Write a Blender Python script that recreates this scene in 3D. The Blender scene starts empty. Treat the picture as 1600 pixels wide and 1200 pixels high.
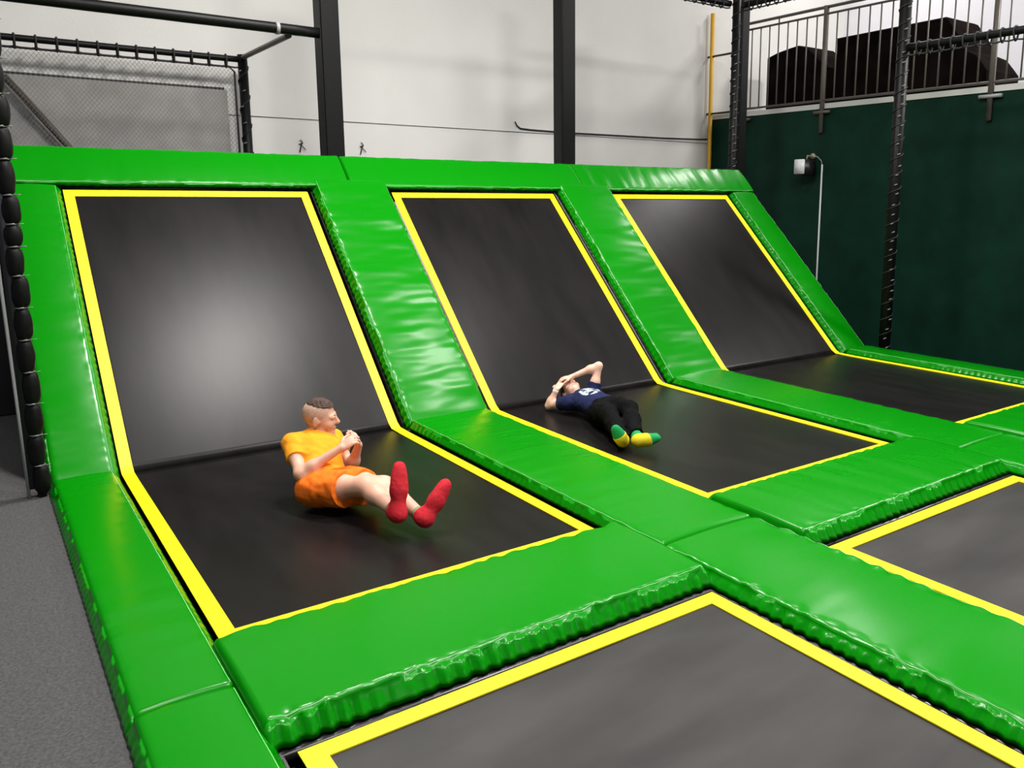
import bpy, bmesh, math, random
import numpy as np
from mathutils import Vector, Matrix, noise

# ------------------------------------------------------------------ camera, world, lights, exposure
SC = bpy.context.scene
COL = SC.collection
random.seed(7)
yaw, pitch, roll = 0.6503, 0.1714, 0.0049
CAM = (-0.6559, -3.3505, 1.73)
cd = bpy.data.cameras.new('camera')
cd.sensor_fit = 'HORIZONTAL'; cd.sensor_width = 36.0
cd.lens = 1306.8/1600*36.0
cd.shift_x = -(938.3-800)/1600; cd.shift_y = (535.9-600)/1600
cd.clip_start = .05; cd.clip_end = 200
cam = bpy.data.objects.new('camera', cd); COL.objects.link(cam)
fw = Vector((math.sin(yaw)*math.cos(pitch), math.cos(yaw)*math.cos(pitch), -math.sin(pitch)))
rt0 = Vector((math.cos(yaw), -math.sin(yaw), 0)); up0 = rt0.cross(fw)
rt = rt0*math.cos(roll)+up0*math.sin(roll); up = -rt0*math.sin(roll)+up0*math.cos(roll)
cam.matrix_world = Matrix(((rt.x, up.x, -fw.x, CAM[0]), (rt.y, up.y, -fw.y, CAM[1]), (rt.z, up.z, -fw.z, CAM[2]), (0, 0, 0, 1)))
SC.camera = cam

w = bpy.data.worlds.new('hall_air'); SC.world = w; w.use_nodes = True
w.node_tree.nodes['Background'].inputs[0].default_value = (.93, .95, 1, 1)
w.node_tree.nodes['Background'].inputs[1].default_value = .14

def area(name, loc, size, power, target=None, col=(1, .97, .93), sy=None):
    l = bpy.data.lights.new(name, 'AREA'); l.energy = power; l.color = col
    l.shape = 'RECTANGLE' if sy else 'SQUARE'; l.size = size
    if sy: l.size_y = sy
    o = bpy.data.objects.new(name, l); COL.objects.link(o); o.location = loc
    d = Vector(target)-Vector(loc) if target else Vector((0, 0, -1))
    o.rotation_euler = d.to_track_quat('-Z', 'Y').to_euler()
    return o
# high bay lamps hanging under the hall roof
area('ceiling_lamp', (2.0, 2.35, 5.8), .8, 330)
area('ceiling_lamp', (-.4, -.4, 6.0), .7, 120)
area('ceiling_lamp', (5.2, 1.7, 6.4), .8, 150)
area('ceiling_lamp', (3.4, -2.0, 6.2), .9, 400)
area('ceiling_lamp', (0.4, -2.0, 6.2), .9, 100)
# added soft fill behind the camera, for sheen on the pad skirts
area('window_light', (4.5, -9.5, 4.6), 8, 110, (4.5, 0, .5), (.96, .98, 1), sy=2.6)
area('ceiling_lamp', (11.4, -1.0, 6.6), 1.0, 650)  # fill placed over the upper level to light its wall
area('ceiling_lamp', (10.9, 4.9, 6.9), 1.0, 115)  # second fill, added to brighten the dark upper right

SC.view_settings.view_transform = 'Standard'; SC.view_settings.look = 'None'
SC.view_settings.gamma = 1; SC.view_settings.use_curve_mapping = False
SC.view_settings.exposure = 0.0

# ------------------------------------------------------------------ materials
MATS = {}
def mat(name, col, rough=.5, spec=.5, metal=0, noise_amt=0, noise_scale=8, bump=0, bump_scale=200, sheen=0, coat=0, stretch=None):
    if name in MATS: return MATS[name]
    m = bpy.data.materials.new(name); m.use_nodes = True; nt = m.node_tree; b = nt.nodes['Principled BSDF']
    b.inputs['Base Color'].default_value = (*col, 1); b.inputs['Roughness'].default_value = rough
    b.inputs['Specular IOR Level'].default_value = spec; b.inputs['Metallic'].default_value = metal
    b.inputs['Sheen Weight'].default_value = sheen; b.inputs['Coat Weight'].default_value = coat
    b.inputs['Coat Roughness'].default_value = .25
    tc = nt.nodes.new('ShaderNodeTexCoord'); src = tc.outputs['Object']
    if stretch:
        mp = nt.nodes.new('ShaderNodeMapping'); mp.inputs['Scale'].default_value = stretch
        nt.links.new(src, mp.inputs[0]); src = mp.outputs[0]
    if noise_amt:
        n = nt.nodes.new('ShaderNodeTexNoise'); n.inputs['Scale'].default_value = noise_scale; n.inputs['Detail'].default_value = 5
        nt.links.new(src, n.inputs['Vector'])
        r = nt.nodes.new('ShaderNodeValToRGB'); a = noise_amt
        r.color_ramp.elements[0].position = .3; r.color_ramp.elements[1].position = .7
        r.color_ramp.elements[0].color = (*[c*(1-a) for c in col], 1); r.color_ramp.elements[1].color = (*[min(1, c*(1+a)) for c in col], 1)
        nt.links.new(n.outputs['Fac'], r.inputs[0]); nt.links.new(r.outputs[0], b.inputs['Base Color'])
    if bump:
        n2 = nt.nodes.new('ShaderNodeTexNoise'); n2.inputs['Scale'].default_value = bump_scale; n2.inputs['Detail'].default_value = 3
        nt.links.new(src, n2.inputs['Vector'])
        bp = nt.nodes.new('ShaderNodeBump'); bp.inputs['Strength'].default_value = bump; bp.inputs['Distance'].default_value = .01
        nt.links.new(n2.outputs['Fac'], bp.inputs['Height']); nt.links.new(bp.outputs[0], b.inputs['Normal'])
    MATS[name] = m; return m

GREEN = mat('green_vinyl', (.0003, .20, .0006), .25, .24, bump=.03, bump_scale=25)
STITCH = mat('pale_green_thread', (.35, .75, .35), .5)
BED = mat('black_jump_fabric', (.008, .0068, .0072), .33, .15, noise_amt=.35, noise_scale=6, bump=.02, bump_scale=420, stretch=(1, .25, .25))
BED2 = mat('worn_black_jump_fabric', (.036, .034, .033), .45, .22, noise_amt=.3, noise_scale=5, bump=.02, bump_scale=420, stretch=(.3, 1, 1))  # paler copy of the black fabric, used on the flat beds
TAPE = mat('yellow_tape', (.95, .78, .004), .45, .4, noise_amt=.06, noise_scale=20)
RAIL = mat('black_tube', (.006, .006, .006), .3, .5)
SKIRT = mat('black_mesh_skirt', (.006, .006, .006), .8, .2)
FOAM = mat('black_foam_cover', (.004, .004, .0042), .45, .18, noise_amt=.3, noise_scale=40, bump=.06, bump_scale=120)
ROPE = mat('black_cord', (.012, .011, .012), .7)
TIE = mat('grey_cable_tie', (.30, .29, .29), .4)
KNOT = mat('dark_knot', (.14, .135, .14), .45)
CARPET = mat('grey_carpet', (.088, .087, .089), .95, .1, noise_amt=.28, noise_scale=90, bump=.6, bump_scale=400)
WHITEWALL = mat('white_wall', (.66, .65, .625), .85, .2, noise_amt=.035, noise_scale=1.3, bump=.1, bump_scale=30)
WALL_LOW = mat('grey_white_wall', (.56, .555, .535), .85, .2, noise_amt=.06, noise_scale=2.5, bump=.12, bump_scale=25)
LILAC = mat('lilac_white_wall', (.80, .79, .84), .85, .2, noise_amt=.02, noise_scale=2)
DKGREEN = mat('dark_green_paint', (.0022, .023, .0135), .6, .12, noise_amt=.22, noise_scale=3, bump=.08, bump_scale=60)
EDGE = mat('white_edge', (.55, .55, .53), .7)
YPIPE = mat('yellow_pipe', (.55, .30, .012), .5)
STEEL = mat('grey_paint_steel', (.10, .085, .075), .45, .4)
PALESTEEL = mat('pale_steel', (.33, .33, .34), .45, .5)
BROWN = mat('dark_brown_cover', (.006, .004, .0037), .9, .02, noise_amt=.5, noise_scale=4)
LAMPW = mat('white_lamp_face', (.75, .76, .78), .3)
LAMPB = mat('black_lamp_body', (.008, .008, .008), .4)
CONDUIT = mat('white_conduit', (.60, .62, .62), .5)
SHADEG = mat('grey_board', (.30, .295, .28), .8, .2, noise_amt=.12, noise_scale=5)  # beam shadow tone for the panel behind the net
BARBROWN = mat('brown_brace', (.05, .038, .03), .6)
SKIN = mat('skin', (.66, .36, .26), .5, .4, noise_amt=.10, noise_scale=14)
SKIN2 = mat('pale_skin', (.74, .44, .33), .5, .4, noise_amt=.10, noise_scale=14)

# ------------------------------------------------------------------ helpers
def mesh_obj(name, verts, faces, m, parent=None, root=None, smooth=True, base=(0, 0, 0)):
    """one mesh object; verts are world coordinates and stored about the thing's base"""
    o0 = root.location if root else Vector(base)
    me = bpy.data.meshes.new(name)
    V = np.asarray(verts, float)-np.array(o0)
    me.from_pydata(V.tolist(), [], [list(map(int, f)) for f in faces]); me.update()
    if smooth: me.polygons.foreach_set('use_smooth', [True]*len(me.polygons))
    me.materials.append(m)
    o = bpy.data.objects.new(name, me); COL.objects.link(o)
    if parent: o.parent = parent
    else: o.location = o0
    return o
def tag(o, label=None, cat=None, group=None, kind=None):
    if label: o['label'] = label
    if cat: o['category'] = cat
    if group: o['group'] = group
    if kind: o['kind'] = kind
    return o
def thing(name, label, cat, loc, group=None):
    o = bpy.data.objects.new(name, None); COL.objects.link(o); o.location = loc; o.empty_display_size = .1
    return tag(o, label, cat, group)

class MB:
    def __init__(s): s.v = []; s.f = []
    def add(s, v, f):
        n = len(s.v); s.v += [tuple(x) for x in v]; s.f += [[i+n for i in q] for q in f]
    def box(s, a, b, bev=0):
        x0, y0, z0 = a; x1, y1, z1 = b
        if not bev:
            s.add([(x0, y0, z0), (x1, y0, z0), (x1, y1, z0), (x0, y1, z0), (x0, y0, z1), (x1, y0, z1), (x1, y1, z1), (x0, y1, z1)],
                  [(0, 3, 2, 1), (4, 5, 6, 7), (0, 1, 5, 4), (1, 2, 6, 5), (2, 3, 7, 6), (3, 0, 4, 7)]); return s
        bm = bmesh.new(); bmesh.ops.create_cube(bm, size=1)
        for v in bm.verts: v.co = Vector(((x0+x1)/2+v.co.x*(x1-x0), (y0+y1)/2+v.co.y*(y1-y0), (z0+z1)/2+v.co.z*(z1-z0)))
        bmesh.ops.bevel(bm, geom=bm.edges[:], offset=bev, segments=3, affect='EDGES')
        bm.verts.index_update(); s.add([v.co[:] for v in bm.verts], [[v.index for v in f.verts] for f in bm.faces]); bm.free(); return s
    def tube(s, pts, r, n=10, closed=False, caps=True):
        pts = [Vector(p) for p in pts]; N = len(pts); rs = r if isinstance(r, (list, tuple)) else [r]*N
        ref = None; rings = []
        for i, p in enumerate(pts):
            if closed: t = pts[(i+1) % N]-pts[i-1]
            else: t = pts[min(i+1, N-1)]-pts[max(i-1, 0)]
            t.normalize()
            if ref is None: ref = Vector((0, 0, 1)) if abs(t.z) < .9 else Vector((1, 0, 0))
            a = ref-t*ref.dot(t)
            if a.length < 1e-4: a = t.orthogonal()
            a.normalize(); ref = a; b = t.cross(a)
            rings.append([p+(a*math.cos(q)+b*math.sin(q))*rs[i] for q in [2*math.pi*k/n for k in range(n)]])
        v = [x[:] for R in rings for x in R]; f = []
        for i in range(N if closed else N-1):
            j = (i+1) % N
            for k in range(n): f.append((i*n+k, i*n+(k+1) % n, j*n+(k+1) % n, j*n+k))
        if caps and not closed: f.append(tuple(range(n-1, -1, -1))); f.append(tuple((N-1)*n+k for k in range(n)))
        s.add(v, f); return s
    def build(s, name, m, parent=None, root=None, smooth=True, base=(0, 0, 0)):
        return mesh_obj(name, s.v, s.f, m, parent, root, smooth, base)
def flat(o):
    o.data.polygons.foreach_set('use_smooth', [False]*len(o.data.polygons)); return o

# ------------------------------------------------------------------ the place: floor, walls, upper level
YB, XR, ZT = 6.7, 9.23, 3.06
def struct(name, mb, m): return tag(mb.build(name, m, smooth=False), kind='structure')
PIT = -.85
f = MB()
# carpeted deck on the left, pit under the trampolines
f.box((-7, -7, -.9), (-.39, 6.7, -.002))
f.box((-.39, -7, -.9), (9.23, 6.7, PIT))
struct('floor', f, CARPET)
b = MB(); b.box((-7, YB, PIT), (-.0, YB+.3, 7.2)); b.box((0, YB+.018, PIT), (XR+.2, YB+.3, 2.62)); b.box((0, YB, 2.62), (XR+3.6, YB+.3, 7.2))
b.box((XR+.2, YB, ZT), (XR+3.6, YB+.3, 2.62)) if ZT < 2.62 else None
struct('wall_back', b, WHITEWALL)
b = MB(); b.box((XR, -7, PIT), (XR+.2, YB+.05, ZT-.07)); struct('wall_right', b, DKGREEN)
b = MB(); b.box((XR-.015, -7, ZT-.07), (XR+.2, YB, ZT)); struct('trim_1', b, EDGE)
b = MB(); b.box((XR+.2, -7, ZT-.2), (XR+3.6, YB, ZT-.01)); struct('floor_upper', b, CARPET)
b = MB(); b.box((XR+3.3, -7, ZT-.01), (XR+3.6, YB, 7.2)); struct('wall_upper', b, LILAC)

# ------------------------------------------------------------------ trampolines
BY, E_, H_ = 2.485, 1.834, 1.771
LEN = math.hypot(E_, H_)
T_ = Vector((0, E_/LEN, H_/LEN)); N_ = Vector((0, -H_/LEN, E_/LEN))
def on_slope(x, s, n=0): return Vector((x, BY, 0))+T_*s+N_*n

def sheet(x0, x1, P, nx, s0, s1, ns, amp, th=.006, seed=0):
    """slightly sagging fabric sheet between s0 and s1; P(x, s, n) -> point"""
    V = []; F = []
    for side in (0, 1):
        for j in range(ns+1):
            for i in range(nx+1):
                a, c = i/nx, j/ns
                x = x0+(x1-x0)*a; s = s0+(s1-s0)*c
                d = -amp*math.sin(math.pi*a)*math.sin(math.pi*c)
                d += amp*.10*noise.noise(Vector((x*3+seed, s*.9, 1.3)))*math.sin(math.pi*a)
                V.append(P(x, s, d-(th if side else 0)))
    st = (nx+1)*(ns+1)
    for j in range(ns):
        for i in range(nx):
            q = [j*(nx+1)+i, j*(nx+1)+i+1, (j+1)*(nx+1)+i+1, (j+1)*(nx+1)+i]
            F.append(q); F.append([k+st for k in q[::-1]])
    rim = [i for i in range(nx+1)]+[j*(nx+1)+nx for j in range(1, ns+1)]+[ns*(nx+1)+i for i in range(nx-1, -1, -1)]+[j*(nx+1) for j in range(ns-1, 0, -1)]
    for a, c in zip(rim, rim[1:]+rim[:1]): F.append([a, a+st, c+st, c][::1])
    return V, F
def flatP(x, s, n): return Vector((x, s, n))
def band(path, inner, lift, th=.003):
    """closed flat tape between an outer loop and an inner loop"""
    k = len(path); V = []; F = []
    up3 = [Vector(l) for l in lift]
    for i in range(k):
        o, q = Vector(path[i]), Vector(inner[i]); V += [o+up3[i]*(th+.003), q+up3[i]*(th+.003), o+up3[i]*.0005, q+up3[i]*.0005]
    for i in range(k):
        j = (i+1) % k; a, c = 4*i, 4*j
        F += [(a, a+1, c+1, c), (a, c, c+2, a+2), (a+1, a+3, c+3, c+1), (a+2, c+2, c+3, a+3)]
    return V, F
TW = .070
def angled_trampoline(x0, x1, label, seed):
    t = thing('angled_trampoline', label, 'trampoline', ((x0+x1)/2, 1.2, PIT), 'angled wall trampolines')
    y0 = -.03
    V, F = sheet(x0+.01, x1-.01, flatP, 26, y0+.01, BY, 34, .006, seed=seed)
    mesh_obj('flat_bed', V, F, BED, t, t)
    V, F = sheet(x0+.01, x1-.01, on_slope, 26, 0, LEN-.01, 36, .006, seed=seed+5)
    mesh_obj('wall_bed', V, F, BED, t, t)
    # yellow tape: outline runs up the wall, rounded slightly at the bend
    def side(x, n):
        o = []
        for s in (0, .6, 1.2, 1.8, 2.3): o.append((Vector((x, y0+s, 0)), Vector((0, 0, 1))))
        o.append((Vector((x, BY-.02, .004)), Vector((0, -.38, .92))))
        for s in (.05, .5, 1, 1.5, 2.0, LEN): o.append((on_slope(x, s), N_))
        return o
    A = side(x0, 0); B = side(x1, 0)[::-1]
    def ins(p, sx, first, last):
        q = p.copy(); q.x += sx*TW
        if first: q.y += TW
        if last: q -= T_*TW
        return q
    outer = [p for p, _ in A]+[p for p, _ in B]; nrm = [n for _, n in A]+[n for _, n in B]
    inner = [ins(p, 1, i == 0, i == len(A)-1) for i, (p, _) in enumerate(A)]+[ins(p, -1, i == len(B)-1, i == 0) for i, (p, _) in enumerate(B)]
    V, F = band(outer, inner, nrm); mesh_obj('border_tape', V, F, TAPE, t, t, smooth=False)
    # tube frame round the bed and the dark skirt that hides the springs
    g = .055
    loop = [Vector((x0-g, y0-g, -.035)), Vector((x0-g, BY, -.035))]+[on_slope(x0-g, s, -.03) for s in (.03, LEN+g)]+[on_slope(x1+g, s, -.03) for s in (LEN+g, .03)]+[Vector((x1+g, BY, -.035)), Vector((x1+g, y0-g, -.035))]
    MB().tube(loop, .024, 12, closed=True).build('frame_rail', RAIL, t, t)
    sk = MB(); e = .13
    for xa, xb in ((x0-e, x0+.03), (x1-.03, x1+e)):
        pts = [Vector((xa, y0-e, -.07)), Vector((xb, y0-e, -.07)), Vector((xb, BY+.03, -.07)), Vector((xa, BY+.03, -.07)), on_slope(xb, LEN+e, -.07), on_slope(xa, LEN+e, -.07)]
        sk.add(pts, [(0, 1, 2, 3), (3, 2, 4, 5)])
    sk.add([(x0, y0-e, -.07), (x1, y0-e, -.07), (x1, y0+.05, -.07), (x0, y0+.05, -.07)], [(0, 1, 2, 3)])
    sk.add([on_slope(x0, LEN-.05, -.07), on_slope(x1, LEN-.05, -.07), on_slope(x1, LEN+e, -.07), on_slope(x0, LEN+e, -.07)], [(0, 1, 2, 3)])
    sk.build('spring_skirt', SKIRT, t, t, smooth=False)
    for x, y, z in ((x0-g, y0-g, -.05), (x1+g, y0-g, -.05), (x0-g, BY, -.05), (x1+g, BY, -.05), (x0-g, BY+E_+.04, H_-.02), (x1+g, BY+E_+.04, H_-.02)):
        MB().tube([(x, y, PIT), (x, y, z)], .028, 10).build('leg', RAIL, t, t)
    return t
def flat_trampoline(x0, x1, y0, y1, label, seed):
    t = thing('flat_trampoline', label, 'trampoline', ((x0+x1)/2, (y0+y1)/2, PIT), 'flat trampolines in the foreground')
    V, F = sheet(x0+.01, x1-.01, flatP, 26, y0+.01, y1-.01, 30, .02, seed=seed); mesh_obj('jump_bed', V, F, BED2, t, t)
    o = [Vector(p) for p in ((x0, y0, 0), (x0, y1, 0), (x1, y1, 0), (x1, y0, 0))]
    w_ = .075
    q = [Vector(p) for p in ((x0+w_, y0+w_, 0), (x0+w_, y1-w_, 0), (x1-w_, y1-w_, 0), (x1-w_, y0+w_, 0))]
    V, F = band(o, q, [(0, 0, 1)]*4); mesh_obj('border_tape', V, F, TAPE, t, t, smooth=False)
    g = .05
    MB().tube([(x0-g, y0-g, -.03), (x0-g, y1+g, -.03), (x1+g, y1+g, -.03), (x1+g, y0-g, -.03)], .026, 12, closed=True).build('frame_rail', RAIL, t, t)
    sk = MB(); e = .12
    for a, c in (((x0-e, y0-e), (x0+.03, y1+e)), ((x1-.03, y0-e), (x1+e, y1+e)), ((x0, y1-.03), (x1, y1+e)), ((x0, y0-e), (x1, y0+.03))):
        sk.add([(a[0], a[1], -.07), (c[0], a[1], -.07), (c[0], c[1], -.07), (a[0], c[1], -.07)], [(0, 1, 2, 3)])
    sk.build('spring_skirt', SKIRT, t, t, smooth=False)
    for x in (x0-g, x1+g):
        for y in (y0-g, y1+g): MB().tube([(x, y, PIT), (x, y, -.045)], .028, 10).build('leg', RAIL, t, t)
    return t
angled_trampoline(0, 1.86, 'black angled trampoline with yellow border, the leftmost one, under the person in orange', 1)
angled_trampoline(2.66, 4.515, 'black angled trampoline with yellow border, the middle one, under the person in navy', 9)
angled_trampoline(5.34, 7.19, 'black angled trampoline with yellow border, the empty one nearest the green wall', 17)
flat_trampoline(.028, 1.85, -3.2, -.885, 'black flat trampoline with yellow border at the bottom of the photo', 23)
flat_trampoline(2.67, 4.52, -3.2, -.885, 'black flat trampoline with yellow border at the right edge of the photo', 31)

# ------------------------------------------------------------------ padded green covers
def pad(label, O, Ld, Wd, Nd, L, W, T=.07, wr=.004, fold=8, pleat=.006, seed=0, flare=.03, group='green floor pads', stitch=(0, 1), crown=.008, taper=None, hf=.18):
    """vinyl pad: O corner, Ld along the length, Wd across, Nd out of the face"""
    O, Ld, Wd, Nd = Vector(O), Vector(Ld).normalized(), Vector(Wd).normalized(), Vector(Nd).normalized()
    nu = max(12, int(L/.014)); prof = []
    for k in range(5): prof.append(('s0', k/4))
    em = [0, .006, .013, .021, .034, .05]
    for d in em: prof.append(('t', d/W))
    for k in range(1, 22): prof.append(('t', (.05+(W-.1)*k/22)/W))
    for d in em[::-1]: prof.append(('t', 1-d/W))
    for k in range(5): prof.append(('s1', 1-k/4))
    def pos(u, kind, c):
        uu = u*L; edge = min(uu, L-uu)
        if kind == 't':
            a = c*W
            nz = T+crown*math.sin(math.pi*c)
            nz += wr*(noise.noise(Vector((uu*fold, a*fold*.22+seed, seed*1.7)))+hf*noise.noise(Vector((uu*fold*2.3, a*fold*.7, seed+4.1))))
            m_ = min(a, W-a)
            if m_ < .05:   # gathers run in from the sewn edge
                nz += pleat*.9*(1-m_/.05)*noise.noise(Vector((uu*17, seed*3.1+(0 if a < W/2 else 9), 0)))
            if m_ < .021: nz -= (1-m_/.021)**2*.012
        else:
            sg = -1 if kind == 's0' else 1
            wv = math.sin(2*math.pi*uu/.062+2.6*noise.noise(Vector((uu*5, seed*2.3+sg, .4))))*(.55+.6*noise.noise(Vector((uu*3.3, seed+sg*2, 2.2))))+.5*noise.noise(Vector((uu*13, seed+sg, c*.6)))
            a = (0 if sg < 0 else W)+sg*(flare*(1-c)+pleat*wv*(.22+.78*math.sin(math.pi*min(1, .12+.88*c)))*min(1, 4*(1-c)))
            nz = (T-.012)*c**.9
            if c >= .99: nz += pleat*.9*noise.noise(Vector((uu*17, seed*3.1+(0 if sg < 0 else 9), 0)))
        if edge < .012: nz *= .7+.3*math.sqrt(max(0, 1-(1-edge/.012)**2))
        if taper: a = a*(1+(taper-1)*u)
        return O+Ld*uu+Wd*a+Nd*nz
    V = []; F = []; m_ = len(prof)
    for i in range(nu+1):
        for k, c in prof: V.append(pos(i/nu, k, c))
    for i in range(nu):
        for j in range(m_-1):
            F.append((i*m_+j, i*m_+j+1, (i+1)*m_+j+1, (i+1)*m_+j))
        F.append((i*m_+m_-1, i*m_, (i+1)*m_, (i+1)*m_+m_-1))
    F.append(tuple(range(m_-1, -1, -1))); F.append(tuple(nu*m_+j for j in range(m_)))
    if Ld.cross(Wd).dot(Nd) > 0: F = [x[::-1] for x in F]; F = [x[::-1] for x in F]
    root = mesh_obj('safety_pad', V, F, GREEN, base=O+Ld*L/2+Wd*W/2)
    bm = bmesh.new(); bm.from_mesh(root.data); bmesh.ops.recalc_face_normals(bm, faces=bm.faces); bm.to_mesh(root.data); bm.free()
    tag(root, label, 'pad', group)
    for sd in stitch:
        st = MB(); c = .010/W if sd == 0 else 1-.010/W; k_ = int(L/.02); p_ = []; r_ = []
        for i in range(1, k_): p_.append(pos(i/k_, 't', c)); r_.append(.0009+.0011*max(0, noise.noise(Vector((i*.7, seed*5.1, sd)))))
        st.tube(p_, r_, 6).build('seam_piping', STITCH, root, root)
    return root
X, Y, Z = (1, 0, 0), (0, 1, 0), (0, 0, 1)
YS, YE, YF = -.46, 2.40, -3.2
# along-Y pads, three joints at the crossing
pad('green floor pad along the grey carpet, beside the leftmost angled trampoline', (-.365, YS, 0), Y, X, Z, YE-YS, .315, .06, wr=.002, seed=1, pleat=.004, stitch=(1,))
pad('green floor pad along the grey carpet, at the bottom edge of the photo', (-.365, YF, 0), Y, X, Z, YS-YF-.004, .315, .06, wr=.002, seed=2, pleat=.004, stitch=(1,))
pad('green floor pad between the person in orange and the person in navy', (1.93, YS, 0), Y, X, Z, YE-YS, .64, .065, wr=.003, seed=3, stitch=(0,))
pad('green floor pad between the two flat trampolines in the foreground', (1.93, YF, 0), Y, X, Z, YS-YF-.004, .64, .065, wr=.005, fold=5, seed=4, pleat=.017, flare=.045)
pad('green floor pad between the middle and the right angled trampoline', (4.60, YS, 0), Y, X, Z, YE-YS, .64, .065, wr=.002, seed=5, stitch=(0,))
pad('green floor pad at the far right edge, beside the right flat trampoline', (4.60, YF, 0), Y, X, Z, YS-YF-.004, .64, .065, wr=.005, seed=6)
pad('narrow green floor pad along the foot of the dark green wall', (7.25, YS, 0), Y, X, Z, YE-YS, .36, .06, wr=.003, seed=7, stitch=(0,))
# cross pads in front of the angled beds
pad('green cross pad in front of the leftmost angled trampoline', (-.05, -.79, .004), X, Y, Z, 1.95, .66, .08, wr=.002, seed=8, pleat=.019, flare=.05, stitch=(0,))
pad('green cross pad in front of the middle angled trampoline', (2.585, -.79, .004), X, Y, Z, 1.985, .66, .08, wr=.003, seed=9, pleat=.019, flare=.05, stitch=(0,))
pad('green cross pad in front of the empty angled trampoline on the right', (5.26, -.79, .004), X, Y, Z, 1.96, .66, .08, wr=.003, seed=10, pleat=.017, flare=.05, stitch=(0,))
# pads up the slope
G2 = 'green pads on the slope'
pad('green slope pad at the left edge, beside the black netted post', on_slope(-.365, -.03, .0), T_, X, N_, 2.585, .325, .06, wr=.004, seed=11, group=G2, stitch=(1,))
pad('wrinkled green slope pad between the leftmost and middle angled trampolines', on_slope(1.93, -.03, .01), T_, X, N_, 2.66, .665, .075, wr=.013, fold=6, hf=.3, seed=12, pleat=.013, group=G2, stitch=(0,))
pad('wrinkled green slope pad between the middle and right angled trampolines', on_slope(4.60, -.03, .01), T_, X, N_, 2.65, .665, .07, wr=.012, fold=5, hf=.3, seed=13, pleat=.012, group=G2, stitch=(0,))
pad('green slope pad at the right end, in front of the dark green wall', on_slope(7.25, -.03, .0), T_, X, N_, 2.585, .385, .065, wr=.004, seed=14, pleat=.010, group=G2, stitch=(0, 1))
G3 = 'green pads along the top edge'
pad('green top pad above the leftmost angled trampoline', on_slope(-.335, 2.56, .0), X, T_, N_, 2.585, .41, .075, flare=-.03, wr=.003, seed=15, group=G3, stitch=(0,))
pad('green top pad above the middle angled trampoline, between two black posts', on_slope(2.255, 2.56, .0), X, T_, N_, 2.66, .41, .075, flare=-.03, wr=.004, seed=16, group=G3, stitch=(0,))
pad('green top pad above the right angled trampoline, below the yellow ladder', on_slope(4.92, 2.56, .0), X, T_, N_, 2.74, .41, .075, flare=-.03, wr=.007, seed=17, group=G3, stitch=(0,))

# ------------------------------------------------------------------ posts, beams and nets
def padded_post(x, y, w_, z0, z1, label):
    t = thing('padded_post', label, 'post', (x, y, z0))
    MB().tube([(x, y, z0), (x, y, z1)], .03, 12).build('steel_core', RAIL, t, t)
    MB().box((x-w_/2, y-w_/2, z0+.3), (x+w_/2, y+w_/2, z1-.02), .014).build('foam_cover', FOAM, t, t, smooth=False)
    return t
def laced_post(x, y, r, z0, z1, label, step=.16, knots=True, foam=True):
    t = thing('netted_post', label, 'post', (x, y, z0))
    MB().tube([(x, y, z0), (x, y, z1)], r, 14).build('post_cover', FOAM, t, t)
    pts = []; z = z0+.05; k = 0
    while z < z1:
        a = k*math.pi/4
        pts.append((x+(r+.006)*math.cos(a), y+(r+.006)*math.sin(a), z)); z += step/8; k += 1
    MB().tube(pts, .006, 6).build('lacing_cord', ROPE, t, t)
    z = z0+.1; n = 0
    while z < z1-.05 and n < 45:
        rr = r+.010
        a = -2.2+random.uniform(-.35, .35)
        c = Vector((x+rr*math.cos(a), y+rr*math.sin(a), z))
        MB().tube([c+Vector((-.016, .01, -.006)), c, c+Vector((.016, -.01, .008))], [.005, .009, .005], 6).build('knot', KNOT, t, t)
        z += step*random.uniform(.85, 1.15)*.62; n += 1
    return t
padded_post(2.28, 4.79, .185, PIT, 4.6, 'black padded post joined to the thick foam beam, before the white wall')
padded_post(5.0, 4.79, .19, PIT, 4.6, 'black padded post with no beam, rising above the middle of the top pads')
laced_post(7.69, 4.72, .055, PIT, 4.55, 'thin netted black post with cord lacing at the far corner, left of a padded post')
padded_post(7.85, 4.77, .15, PIT, 4.55, 'black padded corner post beside the yellow ladder and the railing')
laced_post(7.79, 2.29, .065, PIT, 4.4, 'netted black post with cord lacing in front of the dark green wall', step=.18)

# left netted post wrapped in bulging sleeves
t = thing('wrapped_post', 'black wrapped post with cable ties at the left edge, beside the slope pad', 'post', (-.425, 2.33, 0))
LX, LY = -.425, 2.33
MB().tube([(LX, LY, 0), (LX, LY, 3.4)], .024, 12).build('steel_core', RAIL, t, t)
MB().tube([(LX-.064, LY+.0, 0.0), (LX-.072, LY, .6), (LX-.082, LY, 1.25), (LX-.09, LY, 3.4)], .009, 10).build('pale_edge_strip', PALESTEEL, t, t)
tag(t.children[-1], 'pale grey edge strip')
MB().box((LX-.065, LY-.012, .05), (LX-.02, LY+.012, 3.35), .008).build('side_flap', mat('dark_slate_cloth', (.022, .023, .030), .6), t, t)
zs = [.0, .02, .19, .37, .555, .74, .925, 1.107, 1.287, 1.448, 1.572, 1.73, 1.923, 2.096, 2.268, 2.45, 2.65, 2.85, 3.05]
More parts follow.
